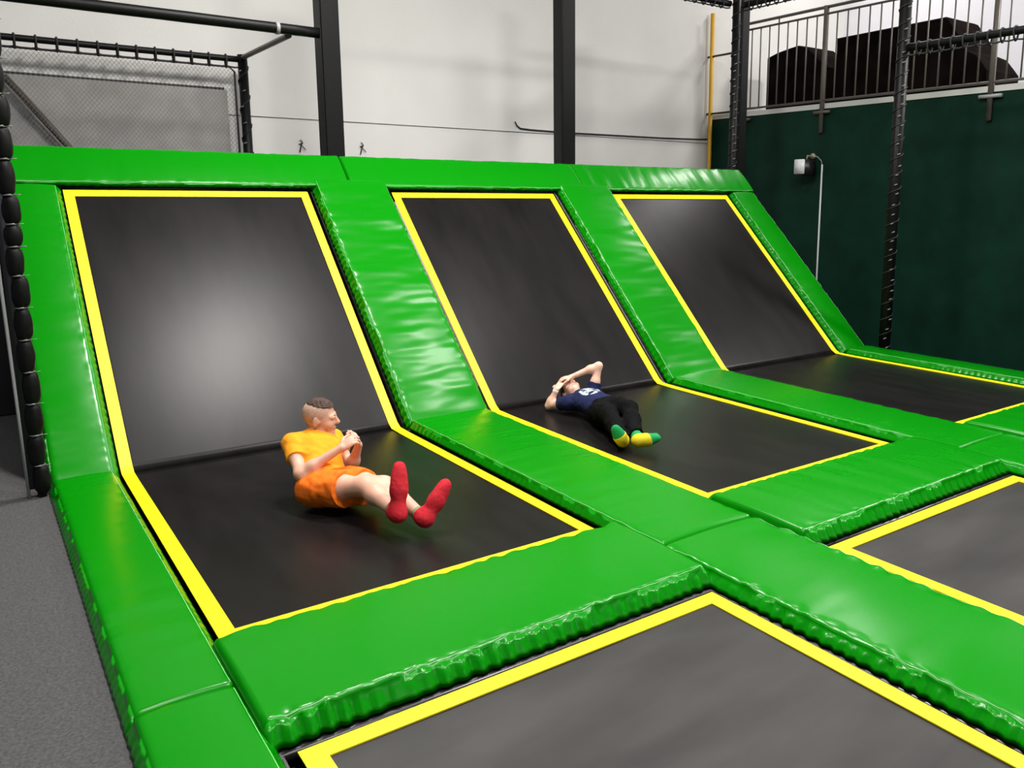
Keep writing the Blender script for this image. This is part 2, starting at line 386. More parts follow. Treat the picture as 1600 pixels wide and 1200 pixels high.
for i in range(1, len(zs)-1):
    a, c = zs[i], zs[i+1]; pts = []; rs = []
    for k in range(11):
        q = k/10; pts.append((LX+.006*math.sin(i*2.1), LY, a+(c-a)*q)); rs.append(.026+.020*math.sin(math.pi*q)**.5)
    mb = MB().tube(pts, rs, 16)
    mb.v = [tuple(Vector(v)+Vector((1, .6, 0))*.004*noise.noise(Vector(v)*22)) for v in mb.v]
    mb.build('foam_sleeve', FOAM, t, t)
    tie = MB(); R = .030
    tie.tube([(LX+R*math.cos(q), LY+R*math.sin(q), c) for q in [2*math.pi*k/14 for k in range(14)]], .004, 6, closed=True)
    tie.tube([(LX+.02, LY-.03, c), (LX+.055, LY-.035, c+.004)], .003, 5)
    tie.tube([(LX-.02, LY-.036, c), (LX+.012, LY-.04, c+.003)], .005, 6)
    tie.build('cable_tie', KNOT, t, t)

def beam(p, q, r, label, cord_drop=0, tie_step=.2, name='netting_beam', cordr=.009, mt=None):
    p, q = Vector(p), Vector(q); t = thing(name, label, 'beam', p)
    n = 24
    MB().tube([p+(q-p)*i/n for i in range(n+1)], [r*(1+.04*noise.noise(Vector((i*.9, p.x, 0)))) for i in range(n+1)], 12).build('beam_sleeve', mt or FOAM, t, t)
    if cord_drop:
        d = Vector((0, 0, -cord_drop)); L = (q-p).length; m = int(L/tie_step); pts = []
        for i in range(m*4+1): pts.append(p+(q-p)*(i/(m*4))+d+Vector((0, 0, -.012*math.sin(math.pi*((i % 4)/4)))))
        MB().tube(pts, cordr, 7).build('border_cord', ROPE, t, t)
        for i in range(1, m):
            c = p+(q-p)*(i/m)
            dr = (q-p).normalized(); sd = dr.cross(Vector((0, 0, 1)))
            loop = [c+sd*(r+.006)*math.cos(a)+Vector((0, 0, 1))*((r+.006)*math.sin(a) if math.sin(a) > 0 else (r+.006+cord_drop-r+.012)*math.sin(a)) for a in [2*math.pi*k/16 for k in range(16)]]
            MB().tube(loop, .010, 6, closed=True).build('net_tie', ROPE, t, t)
    return t
beam((2.19, 4.76, 3.235), (-3.2, 4.76, 3.235), .048, 'thick black foam beam from the left padded post to the left edge', name='foam_beam')
MB  # joint collar of the thick beam
col_ = [o for o in COL.objects if o.name == 'foam_beam'][0]
MB().tube([(1.80, 4.76, 3.235), (1.83, 4.76, 3.235)], .056, 14).build('collar', TIE, col_, col_)
beam((1.93, 6.40, 3.17), (-2.6, 6.40, 3.17), .032, 'black netting beam with cord ties, near the white wall at the upper left', cord_drop=.075, tie_step=.165)
beam((1.93, 6.40, 3.19), (1.93, 4.80, 3.19), .026, 'short grey beam joining the thick foam beam to the rear net frame', name='joining_beam', mt=STEEL)
laced_post(1.93, 6.40, .050, PIT, 3.22, 'thin black rear post at the right end of the net, before the white wall', step=.3)
beam((7.8, 4.72, 4.225), (7.8, 2.3, 4.225), .038, 'black netting beam running from the corner post toward the front at upper right', cord_drop=.06, tie_step=.14)
beam((7.6, 4.76, 4.225), (5.1, 4.76, 4.225), .040, 'black netting beam above the yellow ladder at the top edge', cord_drop=.05, tie_step=.15)
beam((7.8, 2.24, 3.37), (7.8, -2.4, 3.37), .040, 'black netting beam with knotted cord in front of the railing at the right edge', cord_drop=.075, tie_step=.13)

# fine net of the rear frame
nt_ = thing('safety_net', 'fine diamond safety net hanging under the netting beam at upper left', 'net', (0, 6.40, 1.9))
nb = MB(); nx0, nx1, nz0, nz1 = -2.6, 1.84, 1.0, 3.075; st = .040; wd = .0015
def strand(a, c):
    a, c = Vector(a), Vector(c); d = (c-a).normalized(); p_ = Vector((-d.z, 0, d.x))*wd; yv = Vector((0, wd*.8, 0))
    nb.add([a-p_, a-yv, a+p_, a+yv, c-p_, c-yv, c+p_, c+yv], [(0, 1, 5, 4), (1, 2, 6, 5), (2, 3, 7, 6), (3, 0, 4, 7)])
SL = 1.25
k = nx0-(nz1-nz0)/SL
while k < nx1:
    za, zb = nz0, nz1; xa, xb = k, k+(nz1-nz0)/SL
    if xa < nx0: za += (nx0-xa)*SL; xa = nx0
    if xb > nx1: zb -= (xb-nx1)*SL; xb = nx1
    if xb > xa:
        strand((xa, 6.40, za), (xb, 6.40, zb)); strand((nx0+nx1-xa, 6.405, za), (nx0+nx1-xb, 6.405, zb))
    k += st
nb.build('net_mesh', mat('grey_net_cord', (.16, .16, .155), .8), nt_, nt_, smooth=False)
MB().tube([(nx0, 6.40, 3.085), (1.79, 6.40, 3.085), (1.842, 6.40, 3.04), (1.842, 6.40, 1.0)], .011, 8).build('border_cord', ROPE, nt_, nt_)

# things on the back wall
b = MB(); b.box((-3.5, 6.55, PIT), (1.79, 6.66, 2.86)); b.build('wall_board', SHADEG, smooth=False)  # added panel, beam shadow on the wall put into its grey
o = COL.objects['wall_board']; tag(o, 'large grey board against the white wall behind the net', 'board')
MB().tube([(-.19, 6.46, 2.83), (.30, 6.46, 2.16), (1.3, 6.46, .75)], .032, 8).build('brace_bar', BARBROWN)  # dark brown diagonal bar just in front of the grey panel
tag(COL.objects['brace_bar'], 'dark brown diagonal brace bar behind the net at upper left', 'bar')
MB().tube([(-2.5, 6.62, 2.885), (.6, 6.63, 2.875), (1.78, 6.63, 2.88)], .014, 8).build('wall_cable', ROPE)  # thin dark tube along the panel's top edge
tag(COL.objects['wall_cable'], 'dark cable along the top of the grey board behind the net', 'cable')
pts = [(5.50, 6.685, 2.75), (5.53, 6.685, 2.70), (5.58, 6.685, 2.665), (5.75, 6.685, 2.655), (6.4, 6.685, 2.645), (7.2, 6.685, 2.65), (8.2, 6.685, 2.655), (8.9, 6.685, 2.67), (9.14, 6.685, 2.68)]
MB().tube(pts, .010, 8).build('ledge_cable', ROPE)
tag(COL.objects['ledge_cable'], 'thin dark cable along the white wall ledge, ending near the yellow ladder', 'cable')
for xh, lab in ((2.60, 'small bent black wire hook on the white wall, left of the left padded post'), (3.33, 'small bent black wire hook on the white wall, right of the left padded post')):
    m = MB(); yy = YB+.006
    m.tube([(xh, yy, 2.38), (xh+.012, yy-.02, 2.36), (xh, yy, 2.30), (xh-.015, yy, 2.24)], .007, 6)
    m.tube([(xh, yy, 2.33), (xh+.05, yy-.02, 2.27)], .005, 6); m.tube([(xh-.02, yy, 2.33), (xh+.03, yy, 2.345)], .005, 6)
    tag(m.build('wire_hook', ROPE, base=(xh, yy, 2.3)), lab, 'hook', 'wire hooks on the white wall')

# yellow ladder in the corner
t = thing('wall_ladder', 'yellow ladder with dark rungs in the corner between the white and green walls', 'ladder', (9.12, 6.4, 0))
for yy in (6.62, 6.02): MB().tube([(9.12, yy, PIT), (9.12, yy, 4.6)], .034, 12).build('side_rail', YPIPE, t, t)
for i in range(6):
    z = PIT+.4+.88*i
    MB().tube([(9.12, 6.70, z), (9.12, 5.95, z)], .017, 8).build('rung', RAIL, t, t)

# floodlight and conduit
t = thing('floodlight', 'small black floodlight with white face mounted on the dark green wall', 'lamp', (9.2, 4.6, 2.1))
MB().box((8.98, 4.50, 2.06), (9.17, 4.72, 2.28), .012).build('housing', LAMPB, t, t)
m = MB(); m.box((8.965, 4.55, 2.085), (8.985, 4.735, 2.29), .006); m.build('lamp_face', LAMPW, t, t)
m = MB(); m.tube([(9.10, 4.62, 2.29), (9.10, 4.61, 2.34), (9.21, 4.60, 2.34)], .012, 8); m.tube([(9.23, 4.6, 2.34), (9.2, 4.6, 2.34)], .04, 12); m.build('bracket', mat('tan_bracket', (.35, .28, .2), .5), t, t)
MB().tube([(9.17, 4.60, 2.33), (9.18, 4.50, 2.33), (9.20, 4.44, 2.27), (9.215, 4.43, 2.2)], .007, 8).build('cord', mat('pale_cord', (.3, .29, .27), .6), t, t)
MB().tube([(9.212, 4.43, 2.22), (9.212, 4.43, -.5)], .013, 10).build('conduit_pipe', CONDUIT)
tag(COL.objects['conduit_pipe'], 'thin white conduit pipe running down the green wall below the floodlight', 'pipe')

# railing on the upper level
RX = 9.20
t = thing('guard_railing', 'grey steel guard railing along the upper level above the green wall', 'railing', (RX, 2, ZT))
MB().tube([(RX, 6.0, 4.35), (RX, -3.5, 4.35)], .022, 10).build('handrail', STEEL, t, t)
MB().tube([(RX, 6.0, 4.26), (RX, -3.5, 4.26)], .016, 10).build('mid_rail', STEEL, t, t)
MB().tube([(RX, 6.0, 3.10), (RX, -3.5, 3.10)], .016, 10).build('bottom_rail', STEEL, t, t)
for yy in (5.97, 4.47, 2.015, -.44, -2.9):
    MB().box((RX-.028, yy-.028, 2.66), (RX+.025, yy+.028, 4.37), .004).build('rail_post', STEEL, t, t)
    m = MB(); m.box((RX-.03, yy-.14, 2.92), (RX+.028, yy+.14, 2.96), .003); m.build('post_bracket', PALESTEEL if yy == 2.015 else STEEL, t, t)
yy = 5.842
i = 0
while yy > -1.2:
    if min(abs(yy-q) for q in (4.47, 2.015, -.44)) > .05:
        MB().tube([(RX, yy, 3.10), (RX, yy, 4.345 if i in (3,) else 4.26)], .0105, 8).build('baluster', STEEL, t, t)
    yy -= .1735; i += 1

# covered bulky things behind the railing
def hump(label, prof, x0, x1, slope=0):
    """a cloth cover over something boxy: rounded outline in y-z, closed front and back"""
    P_ = []
    n = len(prof)
    V = []; F = []; layers = [(x0, .98), (x0+.04, 1.0), (x1-.06, 1.0-slope), (x1, .96-slope)]
    for x, s in layers:
        for y, z in prof:
            V.append((x, y, ZT+(z-ZT)*s+.006*noise.noise(Vector((y*4, z*4, x)))))
    L = len(layers)
    for l in range(L-1):
        for k in range(n):
            j = (k+1) % n; F.append((l*n+k, l*n+j, (l+1)*n+j, (l+1)*n+k))
    F.append(tuple(range(n-1, -1, -1))); F.append(tuple((L-1)*n+k for k in range(n)))
    o = mesh_obj('covered_stack', V, F, BROWN, smooth=False, base=((x0+x1)/2, (prof[0][0]+prof[-1][0])/2, ZT))
    return tag(o, label, 'covered stack', 'dark covers behind the railing')
hump('low dark brown covered stack with a sloping top behind the railing, nearer the yellow ladder',
     [(6.06, ZT), (6.06, 3.94), (5.9, 3.985), (5.65, 4.03), (5.48, 4.045), (5.29, 4.00), (5.15, 3.89), (5.03, 3.78), (4.88, 3.67), (4.76, 3.64), (4.76, ZT)], 9.8, 10.5)
hump('tall dark brown covered stack with a stepped right end behind the railing',
     [(4.73, ZT), (4.73, 3.97), (4.755, 3.99), (4.755, 4.05), (4.6, 4.055), (3.05, 4.075), (3.0, 4.05), (2.81, 3.79), (2.73, 3.62), (2.58, 3.55), (2.5, 3.45), (2.42, 3.34), (2.42, ZT)], 9.8, 10.6)

# black wall padding seen past the left post
m = MB(); m.box((-4.5, 4.66, -.002), (-.42, 4.74, 2.02), .01); m.build('wall_padding', mat('black_panel', (.008, .008, .010), .6), smooth=False)
tag(COL.objects['wall_padding'], 'black padded panel standing behind the wrapped post at the left edge', 'panel')
#PEOPLE
# ------------------------------------------------------------------ people
def _cone(p, a, b, ra, rb):
    ab = b-a; t = np.clip(((p-a)@ab)/max(1e-9, ab@ab), 0, 1)
    return np.linalg.norm(p-a-t[..., None]*ab, axis=-1)-(ra+(rb-ra)*t)
def _ell(p, c, R, r):
    q = ((p-c)@R)/r; k0 = np.linalg.norm(q, axis=-1); k1 = np.linalg.norm(q/r, axis=-1)
    return np.where(k1 > 1e-9, k0*(k0-1)/np.maximum(k1, 1e-9), -r.min())
def frame(x, y, z):
    """columns x, y, z made orthonormal around z"""
    z = np.array(z, float); z /= np.linalg.norm(z); y = np.array(y, float); y = y-z*(y@z); y /= np.linalg.norm(y)
    return np.stack([np.cross(y, z), y, z], 1)
class Body:
    """blended solid made of tapering limbs and ellipsoids; meshed as one continuous surface"""
    def __init__(s): s.p = []
    def cone(s, a, b, ra, rb, k=.03, clip=()): s.p.append(('c', np.array(a, float), np.array(b, float), ra, rb, k, clip)); return s
    def chain(s, pts, rs, k=.03):
        for i in range(len(pts)-1): s.cone(pts[i], pts[i+1], rs[i], rs[i+1], k)
        return s
    def ell(s, c, r, R=None, k=.03, clip=()): s.p.append(('e', np.array(c, float), np.eye(3) if R is None else R, np.array(r, float), None, k, clip)); return s
    def mesh(s, res, cut=()):
        lo = np.full(3, 1e9); hi = -lo; bx = []
        for q in s.p:
            if q[0] == 'c': r = max(q[3], q[4]); a, b = np.minimum(q[1], q[2])-r, np.maximum(q[1], q[2])+r
            else: r = q[3].max(); a, b = q[1]-r, q[1]+r
            bx.append((a, b)); lo = np.minimum(lo, a); hi = np.maximum(hi, b)
        lo -= 4*res; n = np.ceil((hi+4*res-lo)/res).astype(int)+1
        F = np.full(n, .2, np.float32)
        for q, (a, b) in zip(s.p, bx):
            m = q[5]+3*res
            i0 = np.maximum(0, np.floor((a-m-lo)/res).astype(int)); i1 = np.minimum(n, np.ceil((b+m-lo)/res).astype(int)+1)
            g = np.stack(np.meshgrid(*[lo[k]+res*np.arange(i0[k], i1[k]) for k in range(3)], indexing='ij'), -1)
            d = _cone(g, *q[1:5]) if q[0] == 'c' else _ell(g, q[1], q[2], q[3])
            for c, nn in q[6]: d = np.maximum(d, (g-np.array(c))@(np.array(nn)/np.linalg.norm(nn)))
            sl = tuple(slice(i0[k], i1[k]) for k in range(3)); f0 = F[sl]
            h = np.maximum(q[5]-np.abs(f0-d), 0)/q[5]
            F[sl] = np.minimum(f0, d)-h*h*q[5]*.25
        if cut:
            g = np.stack(np.meshgrid(*[lo[k]+res*np.arange(n[k]) for k in range(3)], indexing='ij'), -1)
            for c, nn in cut: F = np.maximum(F, (g-np.array(c))@(np.array(nn)/np.linalg.norm(nn)))
        return surface_nets(F, lo, res)
def surface_nets(F, lo, res):
    I = F < 0; nx, ny, nz = F.shape
    cnt = np.zeros((nx-1, ny-1, nz-1), np.int8); offs = [(i, j, k) for i in (0, 1) for j in (0, 1) for k in (0, 1)]
    for i, j, k in offs: cnt += I[i:nx-1+i, j:ny-1+j, k:nz-1+k]
    act = np.argwhere((cnt > 0) & (cnt < 8)); idx = np.full(cnt.shape, -1, np.int64); idx[tuple(act.T)] = np.arange(len(act))
    S = np.zeros((len(act), 3)); C = np.zeros(len(act))
    for a in offs:
        for ax in range(3):
            if a[ax]: continue
            b = list(a); b[ax] = 1
            fa = F[tuple((act+a).T)]; fb = F[tuple((act+b).T)]; x = (fa < 0) != (fb < 0)
            t = np.where(x, fa/np.where(x, fa-fb, 1), 0); pt = np.tile(np.array(a, float), (len(act), 1)); pt[:, ax] += t
            S[x] += pt[x]; C[x] += 1
    V = lo+res*(act+S/C[:, None]); Q = []
    for ax in range(3):
        sh = [slice(None)]*3; s2 = [slice(None)]*3; sh[ax] = slice(0, -1); s2[ax] = slice(1, None)
        A, B = I[tuple(sh)], I[tuple(s2)]; e = np.argwhere(A != B); sign = A[tuple(e.T)]
        u, v = (ax+1) % 3, (ax+2) % 3; du = np.zeros(3, int); du[u] = 1; dv = np.zeros(3, int); dv[v] = 1
        q = np.stack([idx[tuple((e-du-dv).T)], idx[tuple((e-dv).T)], idx[tuple(e.T)], idx[tuple((e-du).T)]], 1)
        q[~sign] = q[~sign][:, ::-1]; Q.append(q)
    return V, np.concatenate(Q)
def smooth_obj(name, VF, m, parent, root, it=2, wr=0, wf=18, seed=0):
    o = mesh_obj(name, VF[0], VF[1], m, parent, root)
    bm = bmesh.new(); bm.from_mesh(o.data)
    for _ in range(it): bmesh.ops.smooth_vert(bm, verts=bm.verts, factor=.5, use_axis_x=True, use_axis_y=True, use_axis_z=True)
    if wr:
        bm.normal_update()
        for v in bm.verts:
            q = v.co*wf
            v.co += v.normal*wr*(noise.noise(Vector((q.x+seed, q.y, q.z*.6)))+.6*noise.noise(q*2.1))
    bm.to_mesh(o.data); bm.free(); return o

A_ = lambda *v: np.array(v, float)
def unit(v): v = np.array(v, float); return v/np.linalg.norm(v)
def add_hand(b, wrist, d, palm_n, thumb_side, sc=1.0, curl=.5, spread=.18, k=.008):
    """palm, four unequal bent fingers and a thumb; d towards the fingers, palm_n out of the palm"""
    d = unit(d); pn = np.array(palm_n, float); pn = unit(pn-d*(pn@d)); sd = unit(thumb_side-d*(np.array(thumb_side)@d)-pn*(np.array(thumb_side)@pn))
    wrist = np.array(wrist, float); R = np.stack([sd, pn, d], 1)
    b.ell(wrist+d*.045*sc, (.036*sc, .015*sc, .050*sc), R, k=.02)
    for i, (off, L) in enumerate(((.026, .066), (.009, .075), (-.009, .070), (-.025, .054))):
        L *= sc; p = wrist+d*(.078-.004*abs(i-1))*sc+sd*off*sc; a = curl*.55; dd = unit(d+sd*spread*off/.026)
        pts = [p-d*.018*sc, p]
        for f in (.45, .32, .26):
            ax = dd*math.cos(a)+pn*math.sin(a); p = p+ax*L*f; pts.append(p); a += curl*.9
        r = .0088*sc
        b.chain(pts, [r*1.1, r*1.05, r, r*.92, r*.8], k=.004)
    p = wrist+d*.022*sc+sd*.026*sc; t1 = unit(d*.65+sd*.75+pn*.25); t2 = unit(d*.9+sd*.25+pn*.35)
    b.chain([p, p+t1*.034*sc, p+t1*.034*sc+t2*.027*sc, p+t1*.034*sc+t2*.048*sc], [.012*sc, .011*sc, .0095*sc, .008*sc], k=.006)
def add_head(b, c, R, s=1.0):
    """R columns: right, forward, up"""
    P = lambda x, y, z: c+R@(np.array((x, y, z))*s)
    b.ell(P(0, -.010, .022), np.array((.073, .090, .083))*s, R, k=.03)
    b.ell(P(0, .030, -.040), np.array((.056, .058, .066))*s, R, k=.04)
    b.ell(P(0, .062, -.088), np.array((.022, .020, .017))*s, R, k=.03)
    for x in (-1, 1):
        b.ell(P(x*.040, .058, -.030), np.array((.022, .020, .022))*s, R, k=.025)
        b.ell(P(x*.030, .076, .018), np.array((.022, .012, .010))*s, R, k=.02)
        Re = R@np.array(((math.cos(.35*x), -math.sin(.35*x), 0), (math.sin(.35*x), math.cos(.35*x), 0), (0, 0, 1)))
        b.ell(P(x*.077, -.012, -.008), np.array((.008, .018, .030))*s, Re, k=.008)
        b.ell(P(x*.071, .004, -.010), np.array((.008, .008, .012))*s, R, k=.008)
    b.cone(P(0, .084, .014), P(0, .105, -.020), .008*s, .012*s, k=.012)
    b.ell(P(0, .094, -.024), np.array((.016, .010, .008))*s, R, k=.01)
    b.ell(P(0, .083, -.055), np.array((.022, .010, .006))*s, R, k=.008)
    b.ell(P(0, .081, -.066), np.array((.019, .010, .006))*s, R, k=.008)
    return P
EYEW = mat('eye_white', (.75, .73, .70), .3); IRIS = mat('dark_iris', (.03, .02, .015), .2)
HAIR1 = mat('dark_brown_hair', (.075, .045, .035), .7, .3, noise_amt=.4, noise_scale=90, bump=.6, bump_scale=260)
FADE = mat('shaved_hair', (.56, .34, .26), .7, .3, noise_amt=.2, noise_scale=120)
HAIR2 = mat('black_brown_hair', (.018, .012, .010), .6, .3, noise_amt=.4, noise_scale=80, bump=.6, bump_scale=200)
LIPS = mat('lips', (.48, .17, .14), .45)
TEE1 = mat('orange_yellow_cotton', (.95, .34, .018), .85, .15, noise_amt=.05, noise_scale=8, bump=.15, bump_scale=90)
SHORT1 = mat('orange_cotton', (.92, .17, .012), .8, .2, noise_amt=.06, noise_scale=8, bump=.15, bump_scale=90)
RED = mat('red_knit', (.52, .018, .030), .8, .2, noise_amt=.12, noise_scale=30, bump=.3, bump_scale=300)
CUFF = mat('sage_green_cuff', (.22, .27, .14), .8, .2)
PANTS = mat('black_trousers', (.0028, .0028, .0034), .8, .08, noise_amt=.3, noise_scale=12)
SOCKG = mat('green_knit', (.010, .27, .075), .8, .2, bump=.3, bump_scale=300)
SOCKY = mat('yellow_knit', (.62, .50, .02), .8, .2, bump=.3, bump_scale=300)
WBAND = mat('white_band', (.80, .80, .74), .5)
def face_bits(P, R, s, root, body, hairm=None):
    for x in (-1, 1):
        mb = Body(); mb.ell(P(x*.030, .079, .006), np.array((.0125, .006, .0065))*s, R); smooth_obj('eye', mb.mesh(.002), EYEW, body, root, 0)
        mb = Body(); mb.ell(P(x*.030, .0835, .006), np.array((.0055, .003, .0055))*s, R); smooth_obj('iris', mb.mesh(.0012), IRIS, body, root, 0)
        mb = Body(); mb.cone(P(x*.015, .0885, .026), P(x*.046, .077, .026), .0035*s, .0025*s); smooth_obj('eyebrow', mb.mesh(.0015), hairm, body, root, 0)
    mb = Body(); mb.ell(P(0, .0885, -.055), np.array((.021, .006, .005))*s, R, k=.003); mb.ell(P(0, .0865, -.064), np.array((.018, .006, .005))*s, R, k=.003)
    smooth_obj('lips', mb.mesh(.0015), LIPS, body, root, 1)

def noisy_print(m, c, axis_u, axis_v):
    """pale abstract print on the chest of a shirt, in object space"""
    nt = m.node_tree; b = nt.nodes['Principled BSDF']; tc = nt.nodes.new('ShaderNodeTexCoord')
    def val(op, a, bb=None):
        n = nt.nodes.new('ShaderNodeMath'); n.operation = op
        for i, q in enumerate((a, bb)):
            if q is None: continue
            if isinstance(q, (int, float)): n.inputs[i].default_value = q
            else: nt.links.new(q, n.inputs[i])
        return n.outputs[0]
    def dot(ax, off):
        n = nt.nodes.new('ShaderNodeVectorMath'); n.operation = 'DOT_PRODUCT'; nt.links.new(tc.outputs['Object'], n.inputs[0]); n.inputs[1].default_value = ax
        return val('SUBTRACT', n.outputs['Value'], off)
    u = dot(tuple(axis_u), float(np.dot(axis_u, c))); v = dot(tuple(axis_v), float(np.dot(axis_v, c)))
    e = val('ADD', val('POWER', val('DIVIDE', u, .085), 2), val('POWER', val('DIVIDE', v, .105), 2))
    n = nt.nodes.new('ShaderNodeTexNoise'); n.inputs['Scale'].default_value = 26; nt.links.new(tc.outputs['Object'], n.inputs[0])
    mk = val('MULTIPLY', val('LESS_THAN', e, 1.0), val('GREATER_THAN', n.outputs['Fac'], .47))
    geo = nt.nodes.new('ShaderNodeNewGeometry'); sp = nt.nodes.new('ShaderNodeSeparateXYZ'); nt.links.new(geo.outputs['Normal'], sp.inputs[0])
    mk = val('MULTIPLY', mk, val('GREATER_THAN', sp.outputs[2], .1))
    mx = nt.nodes.new('ShaderNodeMix'); mx.data_type = 'RGBA'; nt.links.new(mk, mx.inputs['Factor'])
    mx.inputs['A'].default_value = b.inputs['Base Color'].default_value; mx.inputs['B'].default_value = (.42, .48, .50, 1)
    nt.links.new(mx.outputs['Result'], b.inputs['Base Color'])

def person_orange():
    root = thing('person', 'person in orange T-shirt and shorts with red socks, leaning back seated with both legs out', 'person', (.86, 1.2, 0))
    hR, hL = A_(.785, 1.20, .115), A_(.925, 1.21, .115); pel = (hR+hL)/2
    nk = A_(.897, 1.475, .3425); sR, sL = A_(.760, 1.455, .318), A_(1.005, 1.495, .292)
    tor = unit(nk-pel); fwd = unit(A_(.12, -.62, .78)-tor*(A_(.12, -.62, .78)@tor)); rgt = np.cross(fwd, tor); Rt = np.stack([rgt, fwd, tor], 1)
    eR, wR = A_(.722, 1.225, .205), A_(.938, 1.165, .330)
    eL, wL = A_(1.062, 1.350, .142), A_(1.078, 1.262, .300)
    kR, aR = A_(.965, .880, .178), A_(.990, .560, .130)
    kL, aL = A_(1.060, .865, .165), A_(1.125, .532, .082)
    toeR, toeL = A_(1.036, .592, .352), A_(1.255, .515, .232)
    f = unit(A_(.86, -.50, -.10)); u_ = A_(-.10, -.02, 1); R = np.stack([np.cross(f, unit(u_-f*(u_@f))), f, unit(u_-f*(u_@f))], 1)
    hc = A_(.928, 1.462, .448); s = .99
    b = Body()
    Pl = lambda t, x=0, y=0: pel+tor*t+rgt*x+fwd*y
    # trunk
    b.ell(Pl(.00, 0, -.005), (.130, .095, .10), Rt, k=.05); b.ell(Pl(.12), (.108, .080, .11), Rt, k=.06)
    b.ell(Pl(.25, 0, -.005), (.128, .088, .115), Rt, k=.06); b.cone(sR, sL, .046, .046, k=.06)
    b.cone(nk-tor*.03, hc-R[:, 2]*.06-R[:, 1]*.02, .046, .040, k=.04)
    P = add_head(b, hc, R, s)
    for S, E, W in ((sR, eR, wR), (sL, eL, wL)):
        b.chain([S, S+(E-S)*.45, E, E+(W-E)*.3, W], [.043, .038, .031, .032, .021], k=.03)
    add_hand(b, wR, unit(A_(.075, -.01, .045)), A_(.1, .5, -.8), A_(-.2, .5, .8), .92, .75)
    add_hand(b, wL, unit(A_(-.03, -.02, .09)), A_(-.8, .1, -.2), A_(-.1, .9, .2), .92, 1.15)
    for Hh, K, An, To in ((hR, kR, aR, toeR), (hL, kL, aL, toeL)):
        b.chain([Hh, Hh+(K-Hh)*.5, K, K+(An-K)*.33, An], [.082, .068, .050, .050, .030], k=.04)
        heel = An+unit(An-K)*.035; b.chain([An, heel, heel+(To-heel)*.5, To], [.030, .029, .026, .018], k=.015)
    body = smooth_obj('body', b.mesh(.0042), SKIN, root, root, 1)
    # T-shirt
    t = Body()
    t.ell(Pl(.02, 0, .002), (.128, .100, .09), Rt, k=.05); t.ell(Pl(.12, 0, .004), (.122, .094, .12), Rt, k=.06); t.ell(Pl(.25, 0, .0), (.138, .099, .118), Rt, k=.06)
    t.cone(sR, sL, .055, .055, k=.06); t.cone(nk-tor*.05, nk+tor*.01, .062, .052, k=.04, clip=((nk+tor*.008+fwd*.0, tor*1.0-fwd*.35),))
    for S, E in ((sR, eR), (sL, eL)):
        d = unit(E-S); t.cone(S, S+(E-S)*.62, .056, .056, k=.04, clip=((S+(E-S)*.52, d),))
    smooth_obj('t_shirt', t.mesh(.005, cut=((Pl(-.035), -tor),)), TEE1, body, root, 1, wr=.006, wf=14, seed=3)
    # shorts
    q = Body()
    q.ell(Pl(-.01, 0, -.012), (.142, .112, .105), Rt, k=.05)
    for Hh, K in ((hR, kR), (hL, kL)):
        d = unit(K-Hh); L = np.linalg.norm(K-Hh)
        q.cone(Hh-A_(0, 0, .0), Hh+d*L*.72-A_(0, 0, .014), .102, .104, k=.04, clip=((Hh+d*L*.60, d),))
    smooth_obj('shorts', q.mesh(.005, cut=((Pl(.055), tor), (A_(0, 0, .006), A_(0, 0, -1)))), SHORT1, body, root, 1, wr=.009, wf=13, seed=8)
    # socks
    for K, An, To in ((kR, aR, toeR), (kL, aL, toeL)):
        d = unit(An-K); heel = An+d*.035; q = Body()
        mid = heel+(To-heel)*.5
        q.cone(An-d*.03, An, .037, .037, k=.03, clip=((An-d*.014, -d),)); q.chain([An, heel, mid, To], [.037, .037, .037, .028], k=.035)
        R_ = frame(None, unit(To-An), np.cross(unit(To-An), d))
        fx = unit(To-heel); ox = unit(d-fx*(d@fx)); q.ell(heel+(To-heel)*.70+ox*.004, (.030, .080, .044), np.stack([ox, fx, np.cross(ox, fx)], 1), k=.03)
        so = smooth_obj('sock', q.mesh(.004), RED, body, root, 1, wr=.002, wf=30)
        c = Body(); c.cone(An-d*.050, An-d*.004, .037, .037, k=.01, clip=((An-d*.045, -d), (An-d*.008, d)))
        tag(smooth_obj('sock_cuff', c.mesh(.003), CUFF, so, root, 1), 'sage green sock cuff')
    # hair: darker crop on top, shaved sides
    h = Body(); h.ell(P(0, -.012, .026), np.array((.0755, .0925, .0845))*s, R)
    o = smooth_obj('shaved_sides', h.mesh(.003, cut=((P(0, .048, .03), R@A_(0, 1, -.25)), (P(0, 0, -.020), R@A_(0, .9, -1)))), FADE, body, root, 1)
    h = Body(); h.ell(P(0, -.006, .034), np.array((.071, .093, .086))*s, R)
    smooth_obj('hair', h.mesh(.003, cut=((P(0, 0, .078), R@A_(0, -.06, -1)),)), HAIR1, body, root, 1, wr=.004, wf=60)
    face_bits(P, R, s, root, body, HAIR1)
person_orange()

